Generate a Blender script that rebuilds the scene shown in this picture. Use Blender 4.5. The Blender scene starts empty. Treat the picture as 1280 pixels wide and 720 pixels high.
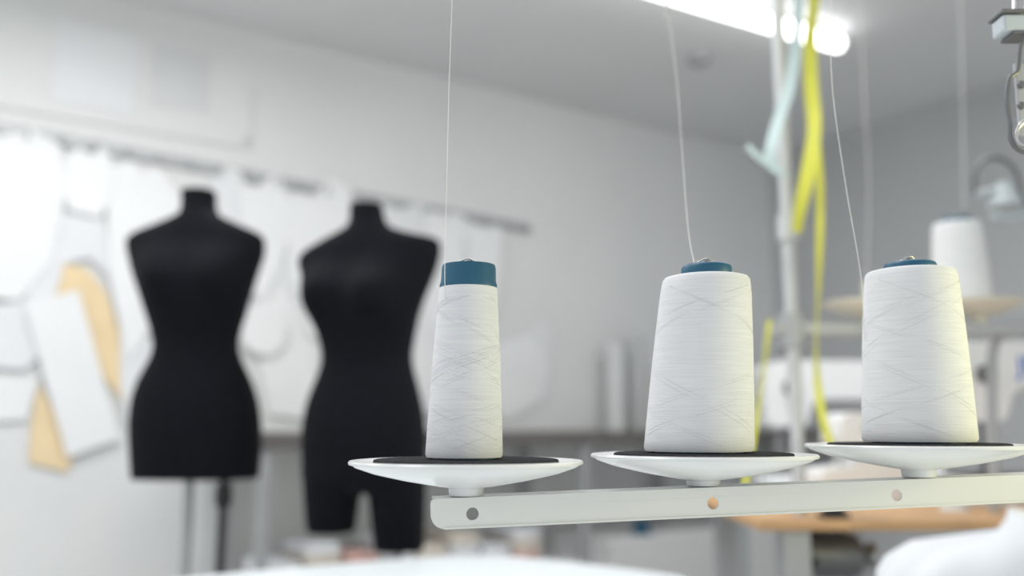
import bpy, bmesh, math, random
from mathutils import Vector, Matrix
random.seed(7)
S=bpy.context.scene
# ---------------------------------------------------------------- camera
F=1280*32/36.0
TH=math.atan(170/F); CT,ST=math.cos(TH),math.sin(TH)
C=Vector((0,0,1.10)); CEIL=2.75
cam=bpy.data.cameras.new("camera"); co=bpy.data.objects.new("camera",cam)
S.collection.objects.link(co); co.location=C; co.rotation_euler=(math.pi/2+TH,0,0)
cam.lens=32; cam.sensor_width=36; cam.clip_start=0.02
cam.dof.use_dof=True; cam.dof.focus_distance=0.66; cam.dof.aperture_fstop=2.5
S.camera=co
def ray(px,py):
    x=(px-640)/F; u=(360-py)/F
    return Vector((x,CT-u*ST,ST+u*CT))
def P(px,py,d):
    r=ray(px,py); return C+r*(d/r.y)
def onz(px,py,z):
    r=ray(px,py); return C+r*((z-C.z)/r.z)
ANG=math.atan2(.558,.8297)
U=Vector((math.cos(ANG),math.sin(ANG),0)); V=Vector((-math.sin(ANG),math.cos(ANG),0)); Z=Vector((0,0,1))
CORNER=onz(960,195,CEIL)
def onwall(px,py,off=0.0):
    r=ray(px,py); p0=CORNER-V*off
    return C+r*((p0-C).dot(V)/r.dot(V))
# ---------------------------------------------------------------- materials
def mat(name,col,rough=.5,metal=0,var=.06,nscale=20,bump=0,bscale=200,sheen=0,emit=None,es=0,col2=None,spec=.5):
    m=bpy.data.materials.new(name); m.use_nodes=True; nt=m.node_tree; b=nt.nodes["Principled BSDF"]
    tc=nt.nodes.new("ShaderNodeTexCoord"); n=nt.nodes.new("ShaderNodeTexNoise"); n.inputs["Scale"].default_value=nscale
    n.inputs["Detail"].default_value=4
    nt.links.new(tc.outputs["Object"],n.inputs["Vector"])
    r=nt.nodes.new("ShaderNodeValToRGB"); c1=[max(0,c*(1-var)) for c in col]; c2=col2 or [min(1,c*(1+var)) for c in col]
    r.color_ramp.elements[0].color=(*c1,1); r.color_ramp.elements[1].color=(*c2,1)
    r.color_ramp.elements[0].position=.3; r.color_ramp.elements[1].position=.7
    nt.links.new(n.outputs["Fac"],r.inputs["Fac"]); nt.links.new(r.outputs["Color"],b.inputs["Base Color"])
    b.inputs["Roughness"].default_value=rough; b.inputs["Metallic"].default_value=metal
    b.inputs["Sheen Weight"].default_value=sheen; b.inputs["Specular IOR Level"].default_value=spec
    if bump:
        n2=nt.nodes.new("ShaderNodeTexNoise"); n2.inputs["Scale"].default_value=bscale; n2.inputs["Detail"].default_value=3
        nt.links.new(tc.outputs["Object"],n2.inputs["Vector"])
        bp=nt.nodes.new("ShaderNodeBump"); bp.inputs["Strength"].default_value=bump; bp.inputs["Distance"].default_value=.002
        nt.links.new(n2.outputs["Fac"],bp.inputs["Height"]); nt.links.new(bp.outputs["Normal"],b.inputs["Normal"])
    if emit:
        b.inputs["Emission Color"].default_value=(*emit,1); b.inputs["Emission Strength"].default_value=es
    return m
M={}
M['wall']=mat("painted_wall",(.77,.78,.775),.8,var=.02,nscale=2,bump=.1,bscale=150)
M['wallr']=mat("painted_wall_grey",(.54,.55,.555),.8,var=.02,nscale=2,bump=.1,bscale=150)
M['ceil']=mat("ceiling_paint",(.79,.80,.80),.85,var=.02,nscale=1.5)
M['floor']=mat("floor_vinyl",(.66,.67,.68),.4,var=.05,nscale=6)
M['black']=mat("black_jersey",(.0055,.006,.009),.9,var=.2,nscale=60,bump=.3,bscale=900,sheen=.03,spec=.12)
M['blackp']=mat("black_plastic",(.015,.015,.017),.4)
M['paper']=mat("pattern_paper",(.87,.88,.885),.8,var=.02,nscale=5)
M['paper2']=mat("pattern_card",(.81,.82,.84),.8,var=.03,nscale=4)
M['notice']=mat("notice_paper",(.71,.72,.725),.8,var=.03,nscale=4)
M['kraft']=mat("kraft_paper",(.86,.68,.42),.8,var=.06,nscale=8)
M['grey']=mat("grey_metal",(.42,.43,.44),.45,metal=.3,var=.05)
M['polem']=mat("pale_pole_metal",(.56,.57,.58),.4,metal=.2,var=.05)
M['dgrey']=mat("dark_grey_metal",(.16,.165,.17),.4,metal=.5,var=.1)
M['steel']=mat("steel",(.50,.50,.50),.3,metal=1,var=.05)
M['barp']=mat("white_enamel",(.70,.71,.69),.28,var=.015,nscale=12)
M['plast']=mat("white_plastic",(.80,.81,.81),.25,var=.01)
M['plastw']=mat("warm_lit_plastic",(.74,.69,.58),.3,var=.02)  # rear trays: warm light painted into the plastic colour
M['felt']=mat("dark_felt",(.035,.036,.04),.95,var=.5,nscale=350,bump=.8,bscale=900,spec=.1)
M['blue']=mat("petrol_blue_plastic",(.010,.095,.17),.45,var=.05)
M['wood']=mat("plywood",(.52,.31,.15),.5,var=.15,nscale=9)
M['tabw']=mat("white_laminate",(.74,.78,.81),.4,var=.01)
M['tabg']=mat("brown_grey_laminate",(.15,.14,.135),.6,var=.08,spec=.2)
M['yel']=mat("yellow_tape",(.74,.73,.10),.5,var=.05)
M['cyan']=mat("pale_blue_tape",(.62,.75,.76),.5,var=.04)
M['pgrey']=mat("pale_grey_enamel",(.50,.55,.58),.4,var=.04)
M['mach']=mat("machine_enamel",(.86,.87,.87),.3,var=.01)
M['cloth']=mat("white_cloth",(.80,.82,.85),.85,var=.02,nscale=30,bump=.3,bscale=500)
M['red']=mat("pink_cloth",(.66,.42,.38),.85,var=.3,nscale=20)
M['beige']=mat("beige_cloth",(.68,.62,.55),.85,var=.12,nscale=20)
M['thread']=mat("thread_strand",(.80,.80,.79),.7,var=.03)
M['threadline']=mat("wound_strand",(.58,.59,.61),.7,var=.05,spec=.2)
M['lamp']=mat("lamp_tube",(1,1,1),.5,emit=(1,1,1),es=5)
M['bluetxt']=mat("blue_print",(.02,.16,.62),.4)
def threadmat(name,col):
    m=mat(name,col,.8,var=.02,nscale=40,sheen=.08,spec=.2); nt=m.node_tree; b=nt.nodes["Principled BSDF"]
    tc=nt.nodes["Texture Coordinate"]
    n=nt.nodes.new("ShaderNodeTexNoise"); n.inputs["Scale"].default_value=1.0; n.inputs["Detail"].default_value=5; n.inputs["Roughness"].default_value=.65
    mp=nt.nodes.new("ShaderNodeMapping"); mp.inputs["Scale"].default_value=(25,25,1000)
    nt.links.new(tc.outputs["Object"],mp.inputs["Vector"]); nt.links.new(mp.outputs["Vector"],n.inputs["Vector"])
    bp=nt.nodes.new("ShaderNodeBump"); bp.inputs["Strength"].default_value=.4; bp.inputs["Distance"].default_value=.0006
    nt.links.new(n.outputs["Fac"],bp.inputs["Height"]); nt.links.new(bp.outputs["Normal"],b.inputs["Normal"])
    old=b.inputs["Base Color"].links[0].from_socket
    mx=nt.nodes.new("ShaderNodeMix"); mx.data_type='RGBA'; mx.blend_type='MULTIPLY'; mx.inputs[0].default_value=.3
    rp=nt.nodes.new("ShaderNodeValToRGB"); rp.color_ramp.elements[0].position=.35; rp.color_ramp.elements[1].position=.65
    rp.color_ramp.elements[0].color=(.65,.66,.67,1); rp.color_ramp.elements[1].color=(1,1,1,1)
    nt.links.new(n.outputs["Fac"],rp.inputs["Fac"]); nt.links.new(old,mx.inputs[6]); nt.links.new(rp.outputs["Color"],mx.inputs[7])
    nt.links.new(mx.outputs[2],b.inputs["Base Color"])
    return m
M['wound']=threadmat("wound_thread",(.78,.79,.805))
# ---------------------------------------------------------------- helpers
def mk(name,me,mt,smooth=False,center=True):
    if center and len(me.vertices):
        lo=Vector([min(v.co[i] for v in me.vertices) for i in range(3)]); hi=Vector([max(v.co[i] for v in me.vertices) for i in range(3)])
        c=(lo+hi)/2; me.transform(Matrix.Translation(-c))
    else: c=Vector((0,0,0))
    o=bpy.data.objects.new(name,me); S.collection.objects.link(o); o.location=c
    if mt: me.materials.append(mt)
    if smooth:
        for p in me.polygons: p.use_smooth=True
    return o
def frombm(name,bm,mt,smooth=False,center=True):
    bmesh.ops.recalc_face_normals(bm,faces=bm.faces[:])
    me=bpy.data.meshes.new(name); bm.to_mesh(me); bm.free(); return mk(name,me,mt,smooth,center)
def frame(o,x,y,z):
    return Matrix(((x[0],y[0],z[0],o[0]),(x[1],y[1],z[1],o[1]),(x[2],y[2],z[2],o[2]),(0,0,0,1)))
def W(o): return frame(o,U,V,Z)    # frame aligned with the room
def addbox(bm,lo,hi,mx=None,bev=0):
    r=bmesh.ops.create_cube(bm,size=1); vs=r['verts']
    for v in vs: v.co=Vector([lo[i]+(v.co[i]+.5)*(hi[i]-lo[i]) for i in range(3)])
    if bev:
        es=list({e for v in vs for e in v.link_edges})
        rr=bmesh.ops.bevel(bm,geom=es,offset=bev,segments=2,affect='EDGES',profile=.5)
        vs=list({v for f in rr['faces'] for v in f.verts}|{v for v in vs if v.is_valid})
    if mx is not None:
        for v in vs: v.co=mx@v.co
def box(name,lo,hi,mt,mx=None,bev=0):
    bm=bmesh.new(); addbox(bm,lo,hi,mx,bev); return frombm(name,bm,mt)
def addlathe(bm,prof,mx=None,seg=48,shear=0):
    rings=[]
    for r,z in prof:
        if r<1e-6: rings.append([bm.verts.new((shear*z,0,z))])
        else: rings.append([bm.verts.new((r*math.cos(2*math.pi*i/seg)+shear*z,r*math.sin(2*math.pi*i/seg),z)) for i in range(seg)])
    for a,b in zip(rings,rings[1:]):
        if len(a)==1 and len(b)==1: continue
        for i in range(seg):
            j=(i+1)%seg
            if len(a)==1: bm.faces.new((a[0],b[i],b[j]))
            elif len(b)==1: bm.faces.new((a[i],a[j],b[0]))
            else: bm.faces.new((a[i],a[j],b[j],b[i]))
    if mx is not None:
        for r in rings:
            for v in r: v.co=mx@v.co
def autosm(o,a=40):
    me=o.data
    for p in me.polygons: p.use_smooth=True
    bm=bmesh.new(); bm.from_mesh(me)
    for e in bm.edges:
        if len(e.link_faces)==2 and e.calc_face_angle(0)>math.radians(a): e.smooth=False
    bm.to_mesh(me); bm.free()
def lathe(name,prof,mt,loc,seg=64,shear=0,mx=None):
    bm=bmesh.new(); addlathe(bm,prof,mx,seg,shear); o=frombm(name,bm,mt,center=False); o.location=loc; autosm(o); return o
def addtube(bm,pts,r,seg=8,closed=False):
    pts=[Vector(p) for p in pts]; n=len(pts); rings=[]; up=None
    for i,p in enumerate(pts):
        a=pts[(i-1)%n] if closed or i>0 else p; b=pts[(i+1)%n] if closed or i<n-1 else p
        t=(b-a).normalized()
        if up is None:
            up=t.orthogonal().normalized()
        up=(up-t*up.dot(t)).normalized(); s=t.cross(up)
        rr=r[i] if isinstance(r,(list,tuple)) else r
        rings.append([bm.verts.new(p+(up*math.cos(2*math.pi*k/seg)+s*math.sin(2*math.pi*k/seg))*rr) for k in range(seg)])
    prs=list(zip(rings,rings[1:]))
    if closed: prs.append((rings[-1],rings[0]))
    for a,b in prs:
        for k in range(seg):
            bm.faces.new((a[k],a[(k+1)%seg],b[(k+1)%seg],b[k]))
    if not closed:
        bm.faces.new(rings[0][::-1]); bm.faces.new(rings[-1])
def smoothpts(pts,n=8):
    pts=[Vector(p) for p in pts]; out=[]
    q=[pts[0]*2-pts[1]]+pts+[pts[-1]*2-pts[-2]]
    for i in range(1,len(q)-2):
        for k in range(n):
            t=k/n; a,b,c,d=q[i-1:i+3]
            out.append(.5*((2*b)+(c-a)*t+(2*a-5*b+4*c-d)*t*t+(3*b-a-3*c+d)*t**3))
    out.append(pts[-1]); return out
def tube(name,pts,r,mt,seg=8,sm=0,closed=False):
    if sm: pts=smoothpts(pts,sm)
    bm=bmesh.new(); addtube(bm,pts,r,seg,closed); o=frombm(name,bm,mt); autosm(o,50); return o
def ribbon(name,pts,width,side,mt,sm=6,thick=.0006,twist=None):
    pts=smoothpts(pts,sm) if sm else [Vector(p) for p in pts]
    bm=bmesh.new(); prev=None; n=len(pts)
    for i,p in enumerate(pts):
        t=(pts[min(i+1,n-1)]-pts[max(i-1,0)]).normalized()
        s=Vector(side)
        if twist: s=Matrix.Rotation(twist(i/(n-1)),3,Z)@s
        s=(s-t*s.dot(t)).normalized(); nn=t.cross(s)*thick
        cur=[bm.verts.new(p+s*width/2+nn),bm.verts.new(p-s*width/2+nn),bm.verts.new(p-s*width/2-nn),bm.verts.new(p+s*width/2-nn)]
        if prev:
            for k in range(4): bm.faces.new((prev[k],prev[(k+1)%4],cur[(k+1)%4],cur[k]))
        else: bm.faces.new(cur[::-1])
        prev=cur
    bm.faces.new(prev); o=frombm(name,bm,mt); autosm(o,60); return o
def plate2d(name,outline,holes,thick,mx,mt,bend=None):
    cu=bpy.data.curves.new(name,'CURVE'); cu.dimensions='2D'; cu.fill_mode='BOTH'; cu.extrude=thick/2
    for loop in [outline]+holes:
        sp=cu.splines.new('POLY'); sp.points.add(len(loop)-1)
        for q,(x,y) in zip(sp.points,loop): q.co=(x,y,0,1)
        sp.use_cyclic_u=True
    t=bpy.data.objects.new(name,cu); S.collection.objects.link(t)
    me=bpy.data.meshes.new_from_object(t.evaluated_get(bpy.context.evaluated_depsgraph_get()))
    bpy.data.objects.remove(t); bpy.data.curves.remove(cu)
    me.transform(mx); return mk(name,me,mt)
def circ(cx,cy,r,n=24): return [(cx+r*math.cos(2*math.pi*i/n),cy+r*math.sin(2*math.pi*i/n)) for i in range(n)]
def root(name,loc,rot=0):
    e=bpy.data.objects.new(name,None); S.collection.objects.link(e); e.location=loc; e.rotation_euler=(0,0,rot); e.empty_display_size=.05
    return e
def par(c,p):
    m=Matrix.LocRotScale(p.location,p.rotation_euler,p.scale)
    c.parent=p; c.matrix_parent_inverse=m.inverted(); return c
def tag(o,label,cat,group=None):
    o["label"]=label; o["category"]=cat
    if group: o["group"]=group
    return o
def struct(o): o["kind"]="structure"; return o
# ---------------------------------------------------------------- room
L=7.5
mw=W((CORNER.x,CORNER.y,0))
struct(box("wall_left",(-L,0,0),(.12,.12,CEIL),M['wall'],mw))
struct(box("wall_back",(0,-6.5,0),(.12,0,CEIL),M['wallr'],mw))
struct(box("floor",(-L,-6.5,-.1),(.12,.12,0),M['floor'],mw))
struct(box("ceiling",(-L,-6.5,CEIL),(.12,.12,CEIL+.1),M['ceil'],mw))
struct(box("baseboard_left",(-L,-.015,0),(0,0,.08),M['grey'],mw))
struct(box("baseboard_back",(-.015,-6.5,0),(0,-.015,.08),M['grey'],mw))
def wl(p):  # world -> wall-local
    d=Vector(p)-Vector((CORNER.x,CORNER.y,0)); return Vector((d.dot(U),d.dot(V),d.z))
a=wl(onwall(-60,108)); b=wl(onwall(312,184))
zt=(a.z+b.z)/2
struct(box("trim_1",(a.x,-.014,zt-.03),(b.x,0,zt+.02),M['wall'],mw,.006))
struct(box("trim_2",(b.x-.04,-.014,zt-.02),(b.x,0,zt+.25),M['wall'],mw,.006))
for (x0,y0,x1,y1,l) in ((68,35,170,135,"large blank white sheet taped high on the wall"),(188,62,262,135,"small blank pale sheet taped high on the wall")):
    p=wl(onwall(x0,(y0+y1)/2)); q=wl(onwall(x1,(y0+y1)/2)); t=wl(onwall((x0+x1)/2,y0)); s=wl(onwall((x0+x1)/2,y1))
    o=box("paper_sheet",(p.x,-.004,s.z),(q.x,-.001,t.z),M['paper2'] if x0<100 else M['notice'],mw); tag(o,l,"paper")
# ---------------------------------------------------------------- tube lamp
A=onz(1051,56,CEIL-.055); B=onz(850,-5,CEIL-.055); dr=(B-A); dr.z=0; dr.normalize()
def lamp(A,dr,n=1.6):
    e=root("tube_lamp",(A+dr*n/2).to_tuple()[:2]+(CEIL,))
    mx=frame(A,dr,Z.cross(dr),Z)
    par(box("lamp_housing",(.05,-.018,.022),(n-.05,.018,.055),M['barp'],mx,.005),e)
    bm=bmesh.new(); ra=frame(A,Z.cross(dr),Z,dr); r=.032
    addlathe(bm,[(0,0),(r*.6,.002),(r*.9,.010),(r,.024),(r,n-.024),(r*.9,n-.01),(r*.6,n-.002),(0,n)],ra,24)
    t=frombm("lamp_tube",bm,M['lamp']); autosm(t); par(t,e)
    tag(e,"glowing white fluorescent tube lamp on the ceiling","ceiling lamp"); return e
lamp(A,dr)
sd=onz(874,72,CEIL); lathe("smoke_detector",[(0,0),(.05,0),(.05,-.015),(.04,-.03),(.02,-.035),(0,-.035)],M['grey'],(sd.x,sd.y,CEIL))
tag(bpy.data.objects["smoke_detector"],"small round grey smoke detector on the ceiling","smoke detector")
# ---------------------------------------------------------------- pattern rail and patterns
r0=wl(onwall(-80,146)); r1=wl(onwall(662,287)); rz=(r0.z+r1.z)/2
rm=mw@frame((r0.x,0,r0.z),(Vector((r1.x-r0.x,0,r1.z-r0.z))).normalized(),(0,1,0),Vector((-(r1.z-r0.z),0,r1.x-r0.x)).normalized())
RL=math.hypot(r1.x-r0.x,r1.z-r0.z)
re=root("pattern_rail",mw@Vector((r0.x,0,r0.z)))
par(box("rail",(0,-.014,-.022),(RL,0,.022),M['grey'],rm,.003),re)
n=22
for i in range(n):
    x=.05+(RL-.1)*i/(n-1)
    bm=bmesh.new(); addtube(bm,[rm@Vector(q) for q in [(x,-.014,.012),(x,-.045,.010),(x,-.056,-.010),(x,-.05,-.024),(x,-.04,-.028)]],.004,6)
    o=frombm("hook",bm,M['grey'],True); par(o,re)
tag(re,"long grey metal rail with hooks fixed to the wall","rail")
pats=[
([(-20,172),(28,166),(36,158),(52,170),(76,182),(84,240),(62,330),(24,376),(-20,370)],'paper',.026,"large white paper garment pattern on the rail"),
([(80,196),(100,184),(112,194),(128,182),(140,200),(144,232),(126,272),(84,262)],'paper',.032,"small white paper bodice pattern on the rail"),
([(132,212),(165,200),(175,214),(200,210),(228,250),(216,330),(196,400),(160,452),(136,340)],'paper',.028,"long white paper sleeve pattern on the rail"),
([(60,262),(130,270),(142,350),(112,322),(80,330),(60,366)],'paper2',.018,"grey-white card pattern with notched hem"),
([(262,226),(284,208),(300,214),(318,260),(322,300),(270,330)],'paper2',.018,"pale card pattern behind the dress form"),
([(298,228),(320,236),(345,214),(370,262),(354,322),(330,378),(306,360)],'paper',.028,"white paper pattern with curved neckline"),
([(364,240),(392,246),(412,222),(444,240),(440,320),(420,430),(386,420),(358,330)],'paper',.032,"white paper skirt pattern hanging between forms"),
([(470,250),(500,262),(530,252),(548,300),(520,330),(480,320)],'paper2',.020,"short pale card pattern on the rail"),
([(534,264),(580,268),(582,334),(552,440),(528,400)],'paper',.028,"narrow white paper pattern on the rail"),
([(580,274),(600,282),(628,284),(626,350),(610,430),(590,410)],'paper',.024,"last white paper pattern at the rail end"),
([(318,345),(372,340),(398,430),(392,526),(336,518),(322,440)],'paper',.014,"wide white paper pattern low on the wall"),
([(300,400),(312,382),(330,376),(350,384),(360,404),(356,430),(340,444),(318,442),(303,428)],'paper',.036,"rounded white paper collar pattern"),
([(508,400),(546,384),(566,450),(552,522),(518,512)],'paper',.018,"white paper pattern low beside the form"),
([(612,436),(640,424),(662,418),(688,456),(672,500),(632,528),(614,500)],'paper',.014,"folded pale paper pattern above the worktop"),
([(-20,385),(36,372),(56,440),(30,462),(-20,458)],'paper2',.016,"pale card pattern lower on the wall"),
([(-20,462),(10,470),(48,472),(34,524),(-20,528)],'paper',.016,"white paper cuff pattern lower on the wall"),
([(70,334),(86,330),(108,336),(132,364),(148,410),(156,505),(128,470),(98,400),(68,372)],'kraft',.012,"curved kraft paper pattern piece"),
([(48,480),(72,520),(92,572),(84,590),(36,578),(40,520)],'kraft',.012,"small kraft paper pattern piece near the bottom"),
([(30,380),(98,362),(150,548),(84,572)],'paper',.030,"tilted rectangular white pattern sheet over kraft paper"),
([(150,410),(190,425),(186,500),(158,530),(150,480)],'paper2',.020,"narrow pale pattern beside the dress form"),
([(205,340),(236,330),(240,420),(205,400)],'paper',.018,"white paper pattern behind the dress form"),
([(640,430),(680,400),(690,430),(686,500),(650,520)],'paper2',.009,"pale paper pattern pinned above the worktop"),
([(346,300),(372,290),(376,350),(366,372),(344,352)],'paper2',.018,"small card pattern between the dress forms"),
([(30,330),(64,300),(78,340),(60,400),(34,404)],'paper2',.020,"small card pattern overlapping the kraft paper"),
([(556,320),(600,330),(612,400),(588,452),(556,430)],'paper2',.012,"pale card pattern low under the rail end"),
]
for i,(pts,mt,off,lab) in enumerate(pats):
    loc=[wl(onwall(x,y,off)) for x,y in pts]
    cx=sum(p.x for p in loc)/len(loc); cz=sum(p.z for p in loc)/len(loc)
    ol=[(p.x-cx,p.z-cz) for p in loc]
    mx=mw@Matrix.Translation((cx,-off,cz))@Matrix.Rotation(math.pi/2,4,'X')
    o=plate2d("paper_pattern",ol,[],.0012,mx,M[mt]); tag(o,lab,"sewing pattern","paper patterns hanging on the wall")
# ---------------------------------------------------------------- dress forms
def interp(rows,n=3):
    out=[]; m=len(rows)
    for i in range(m-1):
        a=rows[max(i-1,0)]; b=rows[i]; c=rows[i+1]; d=rows[min(i+2,m-1)]
        for k in range(n):
            t=k/n
            out.append([.5*((2*b[j])+(c[j]-a[j])*t+(2*a[j]-5*b[j]+4*c[j]-d[j])*t*t+(3*b[j]-a[j]-3*c[j]+d[j])*t**3) for j in range(len(b))])
    out.append(list(rows[-1])); return out
def addform(bm,rows,d,bust=None,seg=48,ex=2.25,n=3,turn=0,tilt=None):
    rings=[]
    for py,xl,xr,dp in interp(rows,n):
        pl=P(xl,py,d); pr=P(xr,py,d); cx=(pl.x+pr.x)/2; hw=(pr.x-pl.x)/2; z=pl.z; ring=[]
        for i in range(seg):
            a=2*math.pi*i/seg; c,s=math.cos(a),math.sin(a)
            x=hw*math.copysign(abs(c)**(2/ex),c); y=dp*math.copysign(abs(s)**(2/ex),s)
            if bust and s<.2:
                bz,bx,br,amt=bust
                for sx in (-1,1):
                    g=math.exp(-((x-sx*bx-turn)**2+(z-bz)**2*.8)/(br*br))*min(1,max(0,.2-s)*2)
                    y-=amt*g
                    x+=turn*.35*g
            zz=z
            if tilt:
                t0,t1,amt2=tilt
                zz+=amt2*x/.18*math.exp(-((py-t0)/t1)**2)
            ring.append(bm.verts.new((cx+x,d+y,zz)))
        rings.append(ring)
    for a,b in zip(rings,rings[1:]):
        for i in range(seg): bm.faces.new((a[i],b[i],b[(i+1)%seg],a[(i+1)%seg]))
    bm.faces.new(rings[0]); bm.faces.new(rings[-1][::-1])
D1=2.40
rows1=[(240,228,269,.048),(260,228,270,.052),(268,225,274,.057),(274,215,284,.061),(280,200,297,.064),(286,184,311,.067),(292,169,324,.069),(299,160,330,.071),(310,159,331,.075),(322,162,329,.082),(342,168,322,.09),(365,177,314,.098),(390,184,307,.096),(412,190,300,.086),(430,193,297,.08),(448,189,301,.082),(475,175,313,.098),(500,167,321,.11),(530,164,325,.116),(565,165,325,.115),(598,167,322,.11)]
e=root("dress_form",(P(245,400,D1).x,D1,0))
bm=bmesh.new(); addform(bm,rows1,D1,(P(245,350,D1).z,.075,.065,.04))
t=frombm("torso",bm,M['black']); autosm(t,55); par(t,e)
c=P(248.5,240,D1)
NC=[(.0,.006),(.030,.006),(.040,.004),(.044,0),(.044,-.010),(0,-.010)]
par(lathe("neck_cap",NC,M['blackp'],(c.x,D1,c.z)),e)
for px,mt,r,nm in ((280,'blackp',.011,"stand_pole"),(237,'grey',.013,"stand_pole")):
    q=P(px,600,D1); par(tube(nm,[(q.x,D1,q.z+.1),(q.x,D1,.03)],r,M[mt],16),e)
q=P(280,605,D1); par(lathe("clamp",[(.012,.0),(.02,.0),(.022,-.045),(.014,-.06),(.012,-.06)],M['blackp'],(q.x,D1,q.z),24),e)
q=P(258,600,D1); par(lathe("base",[(0,.035),(.04,.033),(.16,.02),(.17,.01),(.17,0),(0,0)],M['blackp'],(q.x,D1,0)),e)
tag(e,"black female dress form torso on a stand by the pattern wall","dress form","black dress forms")
D2=2.34
rows2=[(257,438,478,.050),(275,437,482,.053),(284,433,488,.058),(290,422,500,.062),(296,407,517,.065),(302,391,534,.068),(308,378,546,.071),(316,373,551,.074),(326,374,551,.078),(342,378,545,.086),(362,384,536,.098),(388,388,526,.1),(412,396,521,.09),(440,402,516,.082),(458,401,517,.083),(482,392,523,.096),(508,383,529,.11),(540,378,533,.118),(575,378,534,.116),(600,379,534,.11),(616,392,520,.07)]
e=root("dress_form",(P(457,400,D2).x,D2,0))
bm=bmesh.new(); addform(bm,rows2,D2,(P(457,372,D2).z,.072,.06,.055),turn=-.045,tilt=(314,22,.022))
addform(bm,[(560,381,456,.07),(590,380,454,.095),(625,381,449,.085),(665,384,443,.07)],D2,None)
addform(bm,[(560,458,532,.07),(590,459,533,.095),(630,462,532,.085),(688,468,530,.07)],D2,None)
t=frombm("torso",bm,M['black']); par(t,e)
rmod=t.modifiers.new("r",'REMESH'); rmod.mode='VOXEL'; rmod.voxel_size=.006; rmod.use_smooth_shade=True
sm=t.modifiers.new("s",'SMOOTH'); sm.iterations=4; sm.factor=.5
c=P(458,257,D2)
par(lathe("neck_cap",NC,M['blackp'],(c.x,D2,c.z)),e)
q=P(490,686,D2); par(tube("stand_pole",[(q.x,D2,q.z+.06),(q.x,D2,.03)],.014,M['grey'],16),e)
par(lathe("clamp",[(.0,.012),(.03,.012),(.03,-.02),(.015,-.03),(.012,-.03)],M['steel'],(q.x,D2,q.z),24),e)
par(lathe("base",[(0,.035),(.04,.033),(.16,.02),(.17,.01),(.17,0),(0,0)],M['blackp'],(q.x,D2,0)),e)
tag(e,"black trouser dress form with short legs on a stand","dress form","black dress forms")
# ---------------------------------------------------------------- thread stand in front
def cone(cx,dep,yb,yt,wb,wt,capt,capw,shear,lines,plain_top,lab,tipr=True,wmat='wound',slope=(1.2,2.6)):
    sc=dep/(F*1.01)
    b=P(cx,yb,dep); h=(P(cx,yt,dep).z-b.z); rb=wb/2*sc; rt=wt/2*sc; hc=(P(cx,capt,dep).z-b.z); rc=capw/2*sc
    e=root("thread_cone",b)
    core=[(0,.0),(rb*.80,0),(rb*.80,.002)]
    if plain_top: core+=[(rt*.9,h-.002),(rt*1.0,h-.0012),(rt*1.01,h+.001),(rc*1.02,h+.004),(rc,hc-.002),(rc*.97,hc),(rc*.5,hc),(rc*.45,hc-.004),(0,hc-.004)]
    else: core+=[(rc*.9,h-.01),(rc*1.03,h+.0005),(rc*1.03,hc-.0025),(rc*.97,hc-.0006),(rc*.9,hc),(rc*.5,hc),(rc*.45,hc-.004),(0,hc-.004)]
    par(lathe("cone_core",core,M['blue'],b,64,shear),e)
    def rad(t): return rb+(rt-rb)*t+.0006*math.sin(math.pi*t)
    pr=[(rb*.82,.0012),(rb*.97,.0012),(rb,.0035)]
    for i in range(1,20):
        t=i/20; pr.append((rad(t),.0035+(h-.0035)*t))
    if plain_top: pr+=[(rad(.97),h*.985),(rt*.99,h),(rt*.9,h)]
    else: pr=[p for p in pr if p[1]<h-.008]+[(rt,h-.006),(rt*.985,h-.0028),(rt*.94,h-.0008),(rt*.85,h),(rc*1.0,h+.0005)]
    bm=bmesh.new(); addlathe(bm,pr,None,96,shear)
    nb=len(bm.faces)
    rg=random.Random(int(cx)+3)
    for k in range(lines):
        # one cross-wound layer: a strand sweeping up or down the package, in close pairs
        ph=(k//2)*2.399+rg.uniform(-.15,.15)+(k%2)*rg.uniform(.05,.25); dirn=1 if (k//2)%2 else -1; turns=slope[0]+(slope[1]-slope[0])*((k//2)*.618%1); pts=[]
        z0=.004+rg.random()*.004; z1=h-.009
        N=80
        for i in range(N+1):
            t=i/N; z=z0+(z1-z0)*t; tt=(z-.0035)/(h-.0035); a=ph+dirn*2*math.pi*turns*t
            r=rad(tt)-.00006+.00008*math.sin(5*a+k)
            pts.append(Vector((r*math.cos(a)+shear*z,r*math.sin(a),z)))
        addtube(bm,pts,.00017,5)
    o=frombm("wound_thread",bm,M[wmat],center=False); o.location=b; autosm(o,50)
    o.data.materials.append(M['threadline'])
    for i,p in enumerate(o.data.polygons):
        if i>=nb: p.material_index=1
    par(o,e)
    tag(e,lab,"thread cone","thread cones on the stand"); return e,b,h,hc,rt,shear
TR=[(583,.66,575),(878,.69,567),(1146,.715,555)]
R=.0832
stand=root("thread_stand",(0,0,0))
Apt=P(583,620,.66); Bpt=P(1146,597,.715); ex=(Bpt-Apt).normalized(); ey=Z.cross(ex).normalized(); ez=ex.cross(ey)
TABZ=.80
polex=P(1322,400,.735)
stand.location=(polex.x,polex.y,TABZ)
mxb=frame(Apt,ex,ey,ez)
Lb=(Vector((polex.x,polex.y,0))-Vector((Apt.x,Apt.y,0))).length+.02
hx=[(P(590,640,.65)-Apt).dot(ex),(P(888,630,.68)-Apt).dot(ex),(P(1119,622,.70)-Apt).dot(ex)]
x0=-.0265; Hh=.0205
ol=[(x0+.003,0),(x0+.0008,-.001),(x0,-.003),(x0+.0002,-.012),(x0+.0015,-.016),(x0+.004,-.0188),(x0+.008,-Hh),(Lb,-Hh),(Lb,0)]
rx=mxb@Matrix.Translation((0,-.013,0))@Matrix.Rotation(math.pi/2,4,'X')
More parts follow.
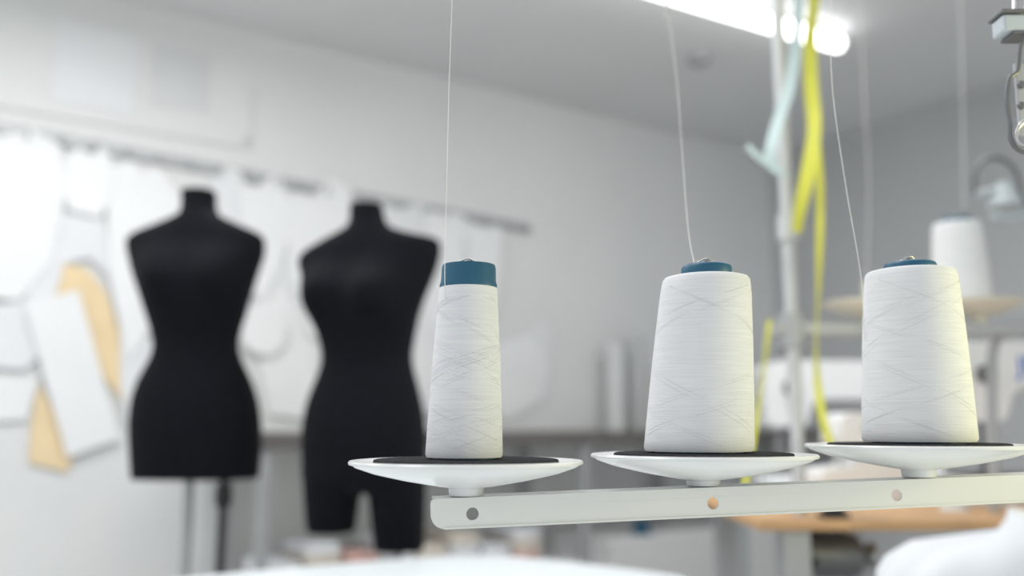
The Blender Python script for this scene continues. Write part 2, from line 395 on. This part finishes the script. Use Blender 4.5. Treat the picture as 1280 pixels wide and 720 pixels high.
bar=plate2d("bar",ol,[circ(h,-.0112,.0044) for h in hx],.0016,rx,M['barp']); par(bar,stand)
bev=bar.modifiers.new("b",'BEVEL'); bev.width=.0005; bev.segments=2; bev.limit_method='ANGLE'
par(box("bar_flange",(x0+.003,-.0125,-.0018),(Lb,.013,0),M['barp'],mxb,.0006),stand)
par(box("bar_flange",(x0+.009,-.0150,-Hh-.0004),(Lb,-.008,-Hh+.0012),M['barp'],mxb,.0005),stand)
for i,(cx,dep,cy) in enumerate(TR):
    c=P(cx,cy,dep)
    zb=(Apt+ex*((c-Apt).dot(ex))).z
    hz=zb-c.z
    prof=[(0,-.002),(.060,-.002),(.068,-.0026),(R-.0065,-.0012),(R-.0042,.0001),(R-.001,-.0001),(R,-.0012),(R-.0004,-.0026),(R-.003,-.0034),(R-.0045,-.0046),
          (.066,-.0090),(.045,-.0138),(.028,-.0168),(.020,-.0182),(.0145,-.0188),(.0125,-.0195),(.0125,hz+.002),(.0118,hz+.0004),(0,hz+.0004)]
    o=lathe("spool_tray",prof,M['plast'],c,128); par(o,stand)
    pad=lathe("felt_pad",[(0,-.0019),(.0655,-.0019),(.066,-.001),(.0655,.0004),(.064,.0008),(0,.0008)],M['felt'],c,96); pad["label"]="dark grey felt pad"
    par(pad,o)
cones=[]
specs=[(580,.66,572.5,358,96,73,331,69,.018,24,True,"narrow white thread cone with wide blue top band",0,(1.6,2.8)),
       (873,.69,566,347,135,111,332,62,.075,8,False,"full white thread cone with small blue cap",1,(1.0,1.9)),
       (1149,.715,555,340,134,110,330,62,.012,12,False,"full white thread cone with blue cap, warm lit side",2,(1.0,1.9))]
for (cx,dep,yb,yt,wb,wt,ct,cw,sh,ln,pt,lab,k,slp) in specs:
    padz=P(TR[k][0],TR[k][2],TR[k][1]).z+.0008
    e,b,h,hc,rt,sh=cone(cx,dep,yb,yt,wb,wt,ct,cw,sh,ln,pt,lab,slope=slp)
    dz=padz-b.z
    for ch in list(e.children): ch.location.z+=dz
    e.location.z+=dz
    for ch in list(e.children): ch.matrix_parent_inverse=Matrix.Translation(e.location).inverted()
    cones.append((e,b+Vector((0,0,dz)),h,hc,rt,sh))
    tb=b+Vector((sh*hc,0,dz+hc))
    sp=tube("spindle",[tb-Vector((0,0,.006)),tb+Vector((0,0,.0036))],.0019,M['dgrey'],10); par(sp,stand)
    bm=bmesh.new()
    addtube(bm,smoothpts([tb+Vector((-.009,-.003,.0008)),tb+Vector((-.005,-.004,.003)),tb+Vector((0,-.003,.0046)),tb+Vector((.005,0,.0022)),tb+Vector((.008,.002,.0009))],5),.0006,6)
    sc=frombm("spindle_clip",bm,M['steel'],True); par(sc,stand)
pole=tube("pole",[(polex.x,polex.y,TABZ+.01),(polex.x,polex.y,1.62)],.006,M['steel'],20); par(pole,stand)
par(lathe("pole_foot",[(0,.012),(.012,.012),(.014,.004),(.035,.003),(.036,0),(0,0)],M['barp'],(polex.x,polex.y,TABZ)),stand)
par(lathe("clamp",[(.0062,.012),(.013,.012),(.014,.01),(.014,-.022),(.013,-.024),(.0062,-.024)],M['barp'],(polex.x,polex.y,(Apt+ex*Lb).z),32),stand)
GZ=1.56
thr=[([(556,334),(558,250),(561,120),(565,0)],[.64,.655,.665,.67]),
     ([(866,330),(860,285),(852,180),(845,90),(832,0)],[.70,.76,.84,.92,1.0]),
     ([(1078,372),(1074,330),(1056,225),(1040,105),(1039,0)],[.712,.715,.72,.72,.73])]
gp=[]
for k,(pp,dd) in enumerate(thr):
    pts=[P(x,y,d) for (x,y),d in zip(pp,dd)]
    dvec=(pts[-1]-pts[-2]); top=pts[-1]+dvec*((GZ-pts[-1].z)/dvec.z); gp.append(top)
    e,b,h,hc,rt,sh=cones[k]
    if k==0: st=b+Vector((sh*h-rt*.75,-rt*.70,h-.012)); pts=[st]+pts
    elif k==1:st=b+Vector((sh*hc-.006,.012,hc-.002)); pts=[st]+pts[1:]
    else: st=P(1081,425,.715); pts=[st]+pts
    o=tube("sewing_thread",pts+[top],.00030,M['thread'],6,6)
    tag(o,"fine white thread rising from a cone to the overhead guide","thread","threads rising from cones")
gtop=Vector((polex.x,polex.y,GZ+.03))
gy=[g+Vector((0,0,.03)) for g in gp]
par(tube("guide_arm",[gtop,gy[2],gy[1],gy[0]],.004,M['steel'],10),stand)
for g in gp:
    bm=bmesh.new(); addtube(bm,[g+Vector((.004*math.cos(t),0,.004*math.sin(t)-.0)) for t in [i*math.pi/6 for i in range(12)]],.0008,6,True)
    addtube(bm,[g+Vector((0,0,.004)),g+Vector((0,0,.03))],.0008,6)
    par(frombm("eyelet",bm,M['steel'],True),stand)
pb=P(1260,32,.735)
bk=frame((pb.x,pb.y,pb.z),Vector((1,0,0)),Vector((0,1,0)),Z)
W2=polex.x-pb.x+.012
par(box("guide_bracket",(-.009,-.010,-.009),(W2,.010,.006),M['pgrey'],bk,.002),stand)
par(box("guide_bracket",(-.0105,-.012,.0066),(W2,.012,.0100),M['dgrey'],bk,.001),stand)
par(box("guide_bracket",(-.002,-.0108,-.012),(W2,.0108,-.0088),M['dgrey'],bk,.001),stand)
par(tube("guide_screw",[P(1272,20,.73),P(1272,-20,.73)],.0045,M['steel'],16),stand)
hk=[P(1284,40,.725),P(1275,60,.725),P(1272,88,.725),P(1262,98,.725),P(1259,125,.725),P(1262,150,.725),P(1263,172,.725),P(1270,185,.725),P(1282,190,.725),P(1290,180,.725)]
par(tube("guide_hook",hk,.0019,M['dgrey'],10,6),stand)
par(box("hook_plate",(-.003,-.002,-.032),(.012,.002,.032),M['grey'],frame(P(1275,125,.732),Vector((1,0,0)),Vector((0,1,0)),Z),.001),stand)
for yy in (106,132):
    par(lathe("guide_rivet",[(0,.003),(.0025,.0025),(.0035,0),(0,0)],M['dgrey'],P(1276,yy,.729),20,mx=Matrix.Rotation(math.pi/2,4,'X')),stand)
par(tube("guide_hook",[P(1283,150,.722),P(1274,158,.722),P(1270,170,.722),P(1275,180,.722),P(1286,182,.722)],.0016,M['steel'],8,5),stand)
tag(stand,"thread stand with three white round trays on an enamelled metal bar","thread stand")
# ---------------------------------------------------------------- front table
far=[(215,724),(300,715),(420,705),(520,697),(570,694),(625,694),(690,700),(770,709),(850,720)]
pts=[onz(x,y,TABZ) for x,y in far]; pl=[(p.x,p.y) for p in pts]
pl+=[(.40,1.45),(.60,1.0),(.64,.38),(.60,.30),(-.82,.30),(-.86,.36),(-.80,1.3)]
e=root("sewing_table",(-.1,.9,0))
o=plate2d("table_top",pl,[],.028,Matrix.Translation((0,0,TABZ-.014)),M['tabw']); par(o,e)
for x,y in ((-.75,.45),(.52,.45),(-.6,1.4),(.28,1.35)):
    par(box("leg",(x-.02,y-.02,0),(x+.02,y+.02,TABZ-.028),M['grey'],None,.003),e)
tag(e,"white laminate sewing table with rounded far edge","table")
bm=bmesh.new(); rings=[]; seg=120; cc=P(1260,700,.43); HT=P(1200,656,.42).z-TABZ
NL=34
for j in range(NL+1):
    t=j/NL; ring=[]
    for i in range(seg):
        a=2*math.pi*i/seg
        fold=.0022*math.sin(5*a+1.5*t)+.0012*math.sin(11*a-3*t+1)
        r=.061-.005*t+fold
        if t>.90: r*=math.sqrt(max(0.0,1-((t-.90)/.10)**2))*.94+.06
        z=TABZ+.0005+HT*t+ (t**4)*(.006*math.cos(a+.3)+.002*math.sin(3*a))
        ring.append(bm.verts.new((cc.x+r*math.cos(a),.43+r*math.sin(a)*.8,z)))
    rings.append(ring)
for a,b in zip(rings,rings[1:]):
    for i in range(seg): bm.faces.new((a[i],a[(i+1)%seg],b[(i+1)%seg],b[i]))
bm.faces.new(rings[0][::-1]); bm.faces.new(rings[-1])
o=frombm("cloth_bundle",bm,M['cloth']); autosm(o,60); tag(o,"crumpled white cloth bundle standing on the sewing table","cloth")
# ---------------------------------------------------------------- wall worktop
WT=1.068
s1=wl(P(900,550,4.6))
e=root("cutting_table",mw@Vector((s1.x,-.35,0)),ANG)
xa=wl(onwall(300,540,.55)).x; xb=-.15
par(box("table_top",(xa,-.55,WT-.055),(xb,-.02,WT),M['tabg'],mw,.003),e)
for x in (xa+.1,-1.9,-1.05,-.2):
    for y in (-.52,-.08):
        par(box("leg",(x-.02,y-.02,0),(x+.02,y+.02,WT-.055),M['grey'],mw,.003),e)
par(box("lower_shelf",(xa+.05,-.53,.50),(-1.93,-.05,.53),M['mach'],mw,.002),e)
tag(e,"tall narrow brown-grey cutting table along the pattern wall","table")
for i in range(9):
    x=xa+.14+i*.15; z=.5305
    if x+.13>-1.94: break
    for j in range(3 if i%2 else 2):
        mt=['beige','cloth','cloth','beige','cloth','red','beige','cloth','cloth'][(i*2+j)%9]; w=.13; hgt=.035+.01*((i+j)%3)
        bm=bmesh.new()
        addbox(bm,(x,-.46,z),(x+w,-.20,z+hgt*.48),mw,.008); addbox(bm,(x+.002,-.462,z+hgt*.5),(x+w-.002,-.205,z+hgt),mw,.008)
        o=frombm("folded_cloth",bm,M[mt],True); z+=hgt+.001
        tag(o,{"beige":"folded beige cloth on the lower shelf","cloth":"folded white cloth on the lower shelf","red":"folded pink cloth on the lower shelf"}[mt],"cloth","folded cloths on the lower shelf")
for (px,w,top,mt,lab) in ((770,.05,432,'notice',"pale grey fabric roll standing on the cutting table"),(797,.04,420,'wallr',"slim grey fabric roll standing on the cutting table")):
    p=onwall(px,520,.12); pt=onwall(px,top,.12)
    bm=bmesh.new(); ht=pt.z-WT
    addlathe(bm,[(.012,.0),(w*.5,0),(w,.0),(w,ht-.002),(w*.96,ht),(w*.5,ht-.003),(w*.35,ht),(.012,ht),(.012,ht+.02),(0,ht+.02)],None,32)
    o=frombm("fabric_roll",bm,M[mt],center=False); o.location=(p.x,p.y,WT); autosm(o); tag(o,lab,"fabric roll")
CH=.60
e=root("storage_cabinet",mw@Vector((-1.0,-.3,0)),ANG)
par(box("body",(-1.75,-.48,0),(-.24,-.1,CH),M['mach'],mw,.004),e)
for x,hx_ in ((-1.745,-1.095),(-.99,-.93)):
    d=box("door",(x,-.499,.06),(x+.74,-.481,CH-.01),M['barp'],mw,.004); par(d,e)
    par(tube("handle",[mw@Vector((hx_,-.508,.35)),mw@Vector((hx_,-.508,.47))],.006,M['steel']),d)
tag(e,"low white two-door cabinet under the cutting table","cabinet")
p=onz(802,668,CH)
o=lathe("thread_spool",[(0,0),(.05,0),(.05,.008),(.035,.012),(.035,.05),(.05,.054),(.05,.062),(0,.062)],M['blue'],p,32); tag(o,"small blue thread spool on the low cabinet","thread spool")
# ---------------------------------------------------------------- second station (behind the cones)
T2=.93
e=root("sewing_table",(1.1,1.95,0))
lx=P(948,652,1.66).x
par(box("table_top",(lx,1.66,T2-.018),(1.9,2.35,T2),M['wood'],None,.004),e)
for x,y in ((lx+.08,1.72),(lx+.08,2.28),(1.8,1.72),(1.8,2.28)):
    par(box("leg",(x-.025,y-.02,0),(x+.025,y+.02,T2-.018),M['grey'],None,.003),e)
par(box("crossbar",(lx+.06,1.71,.25),(1.8,1.73,.29),M['grey'],None,.003),e)
tag(e,"sewing table with orange plywood top and grey steel legs","table")
def undermotor(px,d,s):
    c=P(px,700,d); e=root("sewing_motor",(c.x,c.y,T2-.018))
    zc=T2-.018-.085*s
    bm=bmesh.new(); addlathe(bm,[(0,-.09*s),(.03*s,-.09*s),(.055*s,-.075*s),(.06*s,-.03*s),(.06*s,.05*s),(.05*s,.075*s),(.02*s,.08*s),(.02*s,.10*s),(0,.10*s)],frame((c.x,c.y,zc),(0,1,0),(0,0,1),(1,0,0)),32)
    o=frombm("motor_body",bm,M['dgrey']); autosm(o); par(o,e)
    bm=bmesh.new(); addlathe(bm,[(0,0),(.035*s,0),(.03*s,.008*s),(.035*s,.016*s),(0,.016*s)],frame((c.x+.10*s,c.y,zc),(0,1,0),(0,0,1),(1,0,0)),24)
    o=frombm("pulley",bm,M['steel']); autosm(o); par(o,e)
    par(box("bracket",(c.x-.03*s,c.y-.03*s,zc+.04*s),(c.x+.03*s,c.y+.03*s,T2-.0185),M['blackp'],None,.003),e)
    par(tube("cable",[(c.x-.05*s,c.y-.05,zc),(c.x-.09*s,c.y-.06,zc-.05),(c.x-.07*s,c.y-.05,zc-.14),(c.x-.12*s,c.y-.02,zc-.3),(c.x-.12*s,c.y,.01)],.006,M['blackp'],8,6),e)
    tag(e,"dark sewing machine motor hanging under the plywood table","motor"); return e
undermotor(1035,1.82,.75)
DP=1.76
e=root("thread_stand",(P(985,400,DP).x,DP,T2))
pxx=P(985,300,DP).x
par(tube("pole",[(pxx,DP,T2),(pxx,DP,2.12)],.013,M['polem'],20),e)
zb=P(1000,412,DP).z
par(box("bar",(pxx-.035,DP-.02,zb-.012),(P(1300,412,DP).x,DP+.02,zb+.012),M['grey'],None,.003),e)
par(lathe("clamp",[(.014,.03),(.026,.03),(.026,-.03),(.014,-.03)],M['grey'],(pxx,DP,zb),24),e)
par(lathe("clamp",[(.014,.025),(.020,.025),(.020,-.025),(.014,-.025)],M['polem'],(pxx,DP,P(985,285,DP).z),24),e)
for cx in (1082,1222):
    c=P(cx,378,DP); r=.085
    o=lathe("spool_tray",[(0,-.002),(r-.004,0),(r,-.002),(r-.004,-.006),(.05,-.02),(.02,-.028),(.014,-.03),(.014,zb+.012-c.z),(0,zb+.012-c.z)],M['plastw'],c,64); par(o,e)
    par(tube("spindle",[c,c+Z*.04],.005,M['plastw'],12),e)
gz=2.10
par(tube("guide_arm",[(pxx-.02,DP,gz),(P(1300,300,DP).x,DP,gz)],.006,M['steel'],10),e)
tag(e,"grey steel thread stand hung with measuring tapes","thread stand")
e,b,h,hc,rt,sh=cone(1202,DP,362,264,70,58,257,34,0,0,False,"white thread cone on a tray tinted for warm light behind")
dz=P(1222,378,DP).z+.0005-b.z
e.location.z+=dz
for ch in e.children:
    ch.location.z+=dz; ch.matrix_parent_inverse=Matrix.Translation(e.location).inverted()
e["label"]="white thread cone with blue cap on a tray tinted for warm light"
for pp in ([(1205,262),(1203,130),(1200,0)],[(1086,235),(1080,120),(1075,0)]):
    pts=[P(x,y,DP) for x,y in pp]
    if pp[0][0]==1086: pts=[P(1082,372,DP)]+pts
    pts.append(Vector((pts[-1].x,DP,gz)))
    o=tube("sewing_thread",pts,.0008,M['thread'],6,5); tag(o,"white thread rising to the overhead guide","thread")
# measuring tapes
o=ribbon("measuring_tape",[P(1020,-90,1.66),P(1018,0,1.66),P(1012,50,1.66),P(1014,110,1.655),P(1018,160,1.65),P(1010,215,1.65),P(1000,262,1.655),P(996,290,1.66)],.026,(1,0,0),M['yel'],6,.0007,lambda t:.55*math.sin(t*8))
tag(o,"yellow measuring tape draped over the stand pole","measuring tape")
o=ribbon("measuring_tape",[P(1022,-90,1.69),P(1020,0,1.69),P(1017,60,1.69),P(1019,150,1.69),P(1025,230,1.68),P(1024,330,1.66),P(1021,410,1.66),P(1021,465,1.66),P(1028,520,1.66),P(1040,560,1.66)],.014,(1,.2,0),M['yel'],8,.0007,lambda t:.9*math.sin(t*11+.5))
tag(o,"long twisted yellow measuring tape hanging down","measuring tape")
o=ribbon("measuring_tape",[P(1000,-90,1.645),P(998,0,1.645),P(996,50,1.645),P(986,110,1.64),P(970,160,1.64),P(963,190,1.64),P(966,208,1.64),P(975,216,1.64)],.022,(1,0,.2),M['cyan'],6,.0007,lambda t:.5*math.sin(t*8))
tag(o,"pale blue measuring tape hanging on the pole","measuring tape")
o=ribbon("measuring_tape",[P(934,182,1.635),P(944,192,1.635),P(956,202,1.635),P(972,214,1.64),P(982,218,1.645)],.011,(0,0,1),M['cyan'],6,.0007)
tag(o,"curled loose end of a pale blue tape","measuring tape")
o=ribbon("measuring_tape",[P(962,400,1.64),P(954,470,1.64),P(946,520,1.64),P(938,570,1.64),P(930,612,1.64)],.009,(1,0,0),M['yel'],6,.0007,lambda t:.9*math.sin(t*6))
tag(o,"short end of yellow tape hanging by the table","measuring tape")
# ---------------------------------------------------------------- sewing machines
def machine(loc,rot,s,lab,text=True):
    e=root("sewing_machine",loc,rot)
    mx=Matrix.Translation(loc)@Matrix.Rotation(rot,4,'Z')@Matrix.Scale(s,4)
    prof=[(.0,.0),(.48,0),(.48,.32),(.465,.35),(.43,.365),(.05,.365),(.015,.35),(.0,.32),(.0,.20),(.015,.185),(.10,.185),(.115,.2),(.125,.24),(.145,.26),(.32,.26),(.345,.245),(.355,.22),(.355,.09),(.34,.07),(.31,.06),(.0,.06)]
    cu=mx@Matrix.Rotation(math.pi/2,4,'X')
    o=plate2d("body",prof,[],.13,cu,M['mach']); b=o.modifiers.new("b",'BEVEL'); b.width=.012*s; b.segments=3; b.limit_method='ANGLE'; par(o,e)
    def q(x,y,z): return mx@Vector((x,y,z))
    bm=bmesh.new(); addlathe(bm,[(0,0),(.06,0),(.07,.006),(.07,.022),(.06,.028),(.03,.03),(0,.03)],frame((.48,0,.30),(0,1,0),(0,0,1),(1,0,0)),32)
    bmesh.ops.transform(bm,matrix=mx,verts=bm.verts); h=frombm("handwheel",bm,M['dgrey']); autosm(h); par(h,e)
    par(tube("needle_bar",[q(.055,0,.19),q(.055,0,.10)],.005*s,M['steel']),e)
    par(tube("needle",[q(.055,0,.10),q(.055,0,.065)],.0015*s,M['steel']),e)
    par(tube("presser_foot",[q(.08,0,.19),q(.08,0,.075),q(.06,-.015,.065)],.006*s,M['dgrey']),e)
    bm=bmesh.new(); addlathe(bm,[(0,.02),(.012,.02),(.014,.012),(.022,.01),(.022,0),(0,0)],frame((.07,-.065,.29),(1,0,0),(0,0,1),(0,-1,0)),24)
    bmesh.ops.transform(bm,matrix=mx,verts=bm.verts); h=frombm("tension_dial",bm,M['dgrey']); autosm(h); par(h,e)
    bm=bmesh.new(); addtube(bm,smoothpts([q(.0,-.02,.33),q(-.02,-.03,.30),q(-.022,-.03,.25),q(-.0,-.02,.22)],5),.004*s,8); par(frombm("take_up_guard",bm,M['dgrey'],True),e)
    bm=bmesh.new(); addbox(bm,(.02,-.067,.062),(.30,.067,.068),mx,0); par(frombm("needle_plate",bm,M['dgrey']),e)
    if text:
        tcu=bpy.data.curves.new("t",'FONT'); tcu.body="JUKI"; tcu.size=.06; tcu.extrude=.0006
        to=bpy.data.objects.new("t",tcu); S.collection.objects.link(to)
        me=bpy.data.meshes.new_from_object(to.evaluated_get(bpy.context.evaluated_depsgraph_get())); bpy.data.objects.remove(to)
        me.transform(mx@frame((.14,-.0665,.29),(1,0,0),(0,0,1),(0,-1,0))); lo=mk("lettering",me,M['bluetxt']); lo["label"]="blue brand lettering"; par(lo,e)
    tag(e,lab,"sewing machine"); return e
p=P(1206,560,1.95)
machine(Vector((p.x,2.03,T2)),-.05,.95,"white industrial sewing machine on the plywood table")
p=[P(1240,600,1.82),P(1240,500,1.82),P(1241,440,1.82),P(1252,418,1.82),P(1280,412,1.82),P(1330,410,1.82)]
p[0].z=T2
o=tube("machine_guard",p,.010,M['grey'],12,6); tag(o,"bent grey metal tube frame standing on the plywood table","frame")
T3=.86
e=root("sewing_table",(1.25,3.25,0))
par(box("table_top",(.80,2.95,T3-.03),(2.0,3.55,T3),M['tabw'],None,.004),e)
for x,y in ((.86,3.0),(.86,3.5),(1.94,3.0),(1.94,3.5)):
    par(box("leg",(x-.02,y-.02,0),(x+.02,y+.02,T3-.03),M['grey'],None,.003),e)
tag(e,"white sewing table near the far wall","table")
machine(Vector((.86,3.2,T3)),.05,1.25,"white sewing machine on the white table",False)
def overlock(px,d,s):
    c=P(px,600,d); loc=Vector((c.x,d,T2)); e=root("overlock_machine",loc); mx=Matrix.Translation(loc)@Matrix.Scale(s,4)
    prof=[(0,0),(.30,0),(.30,.06),(.29,.20),(.27,.225),(.10,.23),(.07,.22),(.06,.15),(.10,.14),(.10,.09),(.01,.08)]
    o=plate2d("body",prof,[],.16,mx@Matrix.Rotation(math.pi/2,4,'X'),M['mach']); b=o.modifiers.new("b",'BEVEL'); b.width=.012*s; b.segments=3; b.limit_method='ANGLE'; par(o,e)
    for k in range(3):
        bm=bmesh.new(); addlathe(bm,[(0,.016),(.008,.016),(.010,.008),(.012,0),(0,0)],frame((.13+.05*k,-.08,.19),(1,0,0),(0,0,1),(0,-1,0)),20)
        bmesh.ops.transform(bm,matrix=mx,verts=bm.verts); par(frombm("tension_dial",bm,M['pgrey'],True),e)
    bm=bmesh.new(); addlathe(bm,[(0,0),(.045,0),(.05,.01),(.045,.03),(0,.03)],frame((.30,0,.14),(0,1,0),(0,0,1),(1,0,0)),28)
    bmesh.ops.transform(bm,matrix=mx,verts=bm.verts); h=frombm("handwheel",bm,M['pgrey']); autosm(h); par(h,e)
    par(tube("needle_bar",[mx@Vector((.085,0,.15)),mx@Vector((.085,0,.085))],.006*s,M['steel']),e)
    tag(e,"compact white overlock machine on the plywood table","overlock machine"); return e
overlock(1012,2.12,.85)
cp=[P(1219,243,1.80),P(1219,215,1.80),P(1236,198,1.80),P(1258,202,1.80),P(1272,220,1.80),P(1277,245,1.80),P(1292,262,1.80)]
ax=P(1345,600,1.80).x
lp=root("thread_guide",(ax,1.80,T2))  # thread guide tension assembly, made up in the shape of a gooseneck lamp
par(tube("arm",cp+[Vector((ax,1.80,P(1300,250,1.80).z)),Vector((ax,1.80,T2+.02))],.005,M['dgrey'],10,6),lp)
hd=P(1256,246,1.80)
par(lathe("guide_head",[(.0,.03),(.012,.03),(.018,.016),(.032,-.012),(.034,-.02),(.030,-.02),(0,.005)],M['pgrey'],(hd.x,1.80,hd.z),32),lp)
par(tube("bracket",[P(1219,243,1.80),P(1232,240,1.80),P(1252,236,1.80)],.007,M['pgrey'],8),lp)
par(tube("bracket",[P(1240,268,1.80),P(1262,272,1.80),P(1292,262,1.80)],.009,M['pgrey'],8),lp)
par(lathe("base",[(0,.02),(.05,.018),(.055,0),(0,0)],M['blackp'],(ax,1.80,T2),32),lp)
tag(lp,"dark looped thread guide with pale grey head and arms","lamp")
for px,dd,mt,lab in ((1040,1.72,'blackp',"small black thread spool on the table"),(1190,1.86,'plast',"small white thread spool on the table")):
    c=P(px,600,dd); c.z=T2
    o=lathe("thread_spool",[(0,0),(.03,0),(.03,.006),(.02,.01),(.02,.05),(.03,.054),(.03,.06),(0,.06)],M[mt],c,32); tag(o,lab,"thread spool")
# ---------------------------------------------------------------- lights
def area(loc,size,power,rot=(0,0,0),col=(1,1,1),sy=None):
    l=bpy.data.lights.new("area","AREA"); l.energy=power; l.size=size; l.color=col
    if sy: l.shape='RECTANGLE'; l.size_y=sy
    o=bpy.data.objects.new("area_light",l); S.collection.objects.link(o); o.location=loc; o.rotation_euler=rot; return o
area((-.6,.9,2.65),1.6,18,(0,0,ANG),(1,1,1),.4)
area((.9,2.3,2.65),1.6,22,(0,0,ANG),(1,1,1),.4)
area((-1.2,2.2,2.65),1.4,22,(0,0,ANG),(1,1,1),.4)
area((.95,.55,1.20),.2,3.2,(math.radians(92),0,math.radians(78)),(1,.93,.38))  # unseen warm fill added beside the cones, tints their right sides
w=bpy.data.worlds.new("world"); S.world=w; w.use_nodes=True
bg=w.node_tree.nodes["Background"]; bg.inputs[0].default_value=(.95,.98,1,1); bg.inputs[1].default_value=.99
S.view_settings.view_transform='Standard'; S.view_settings.look='None'
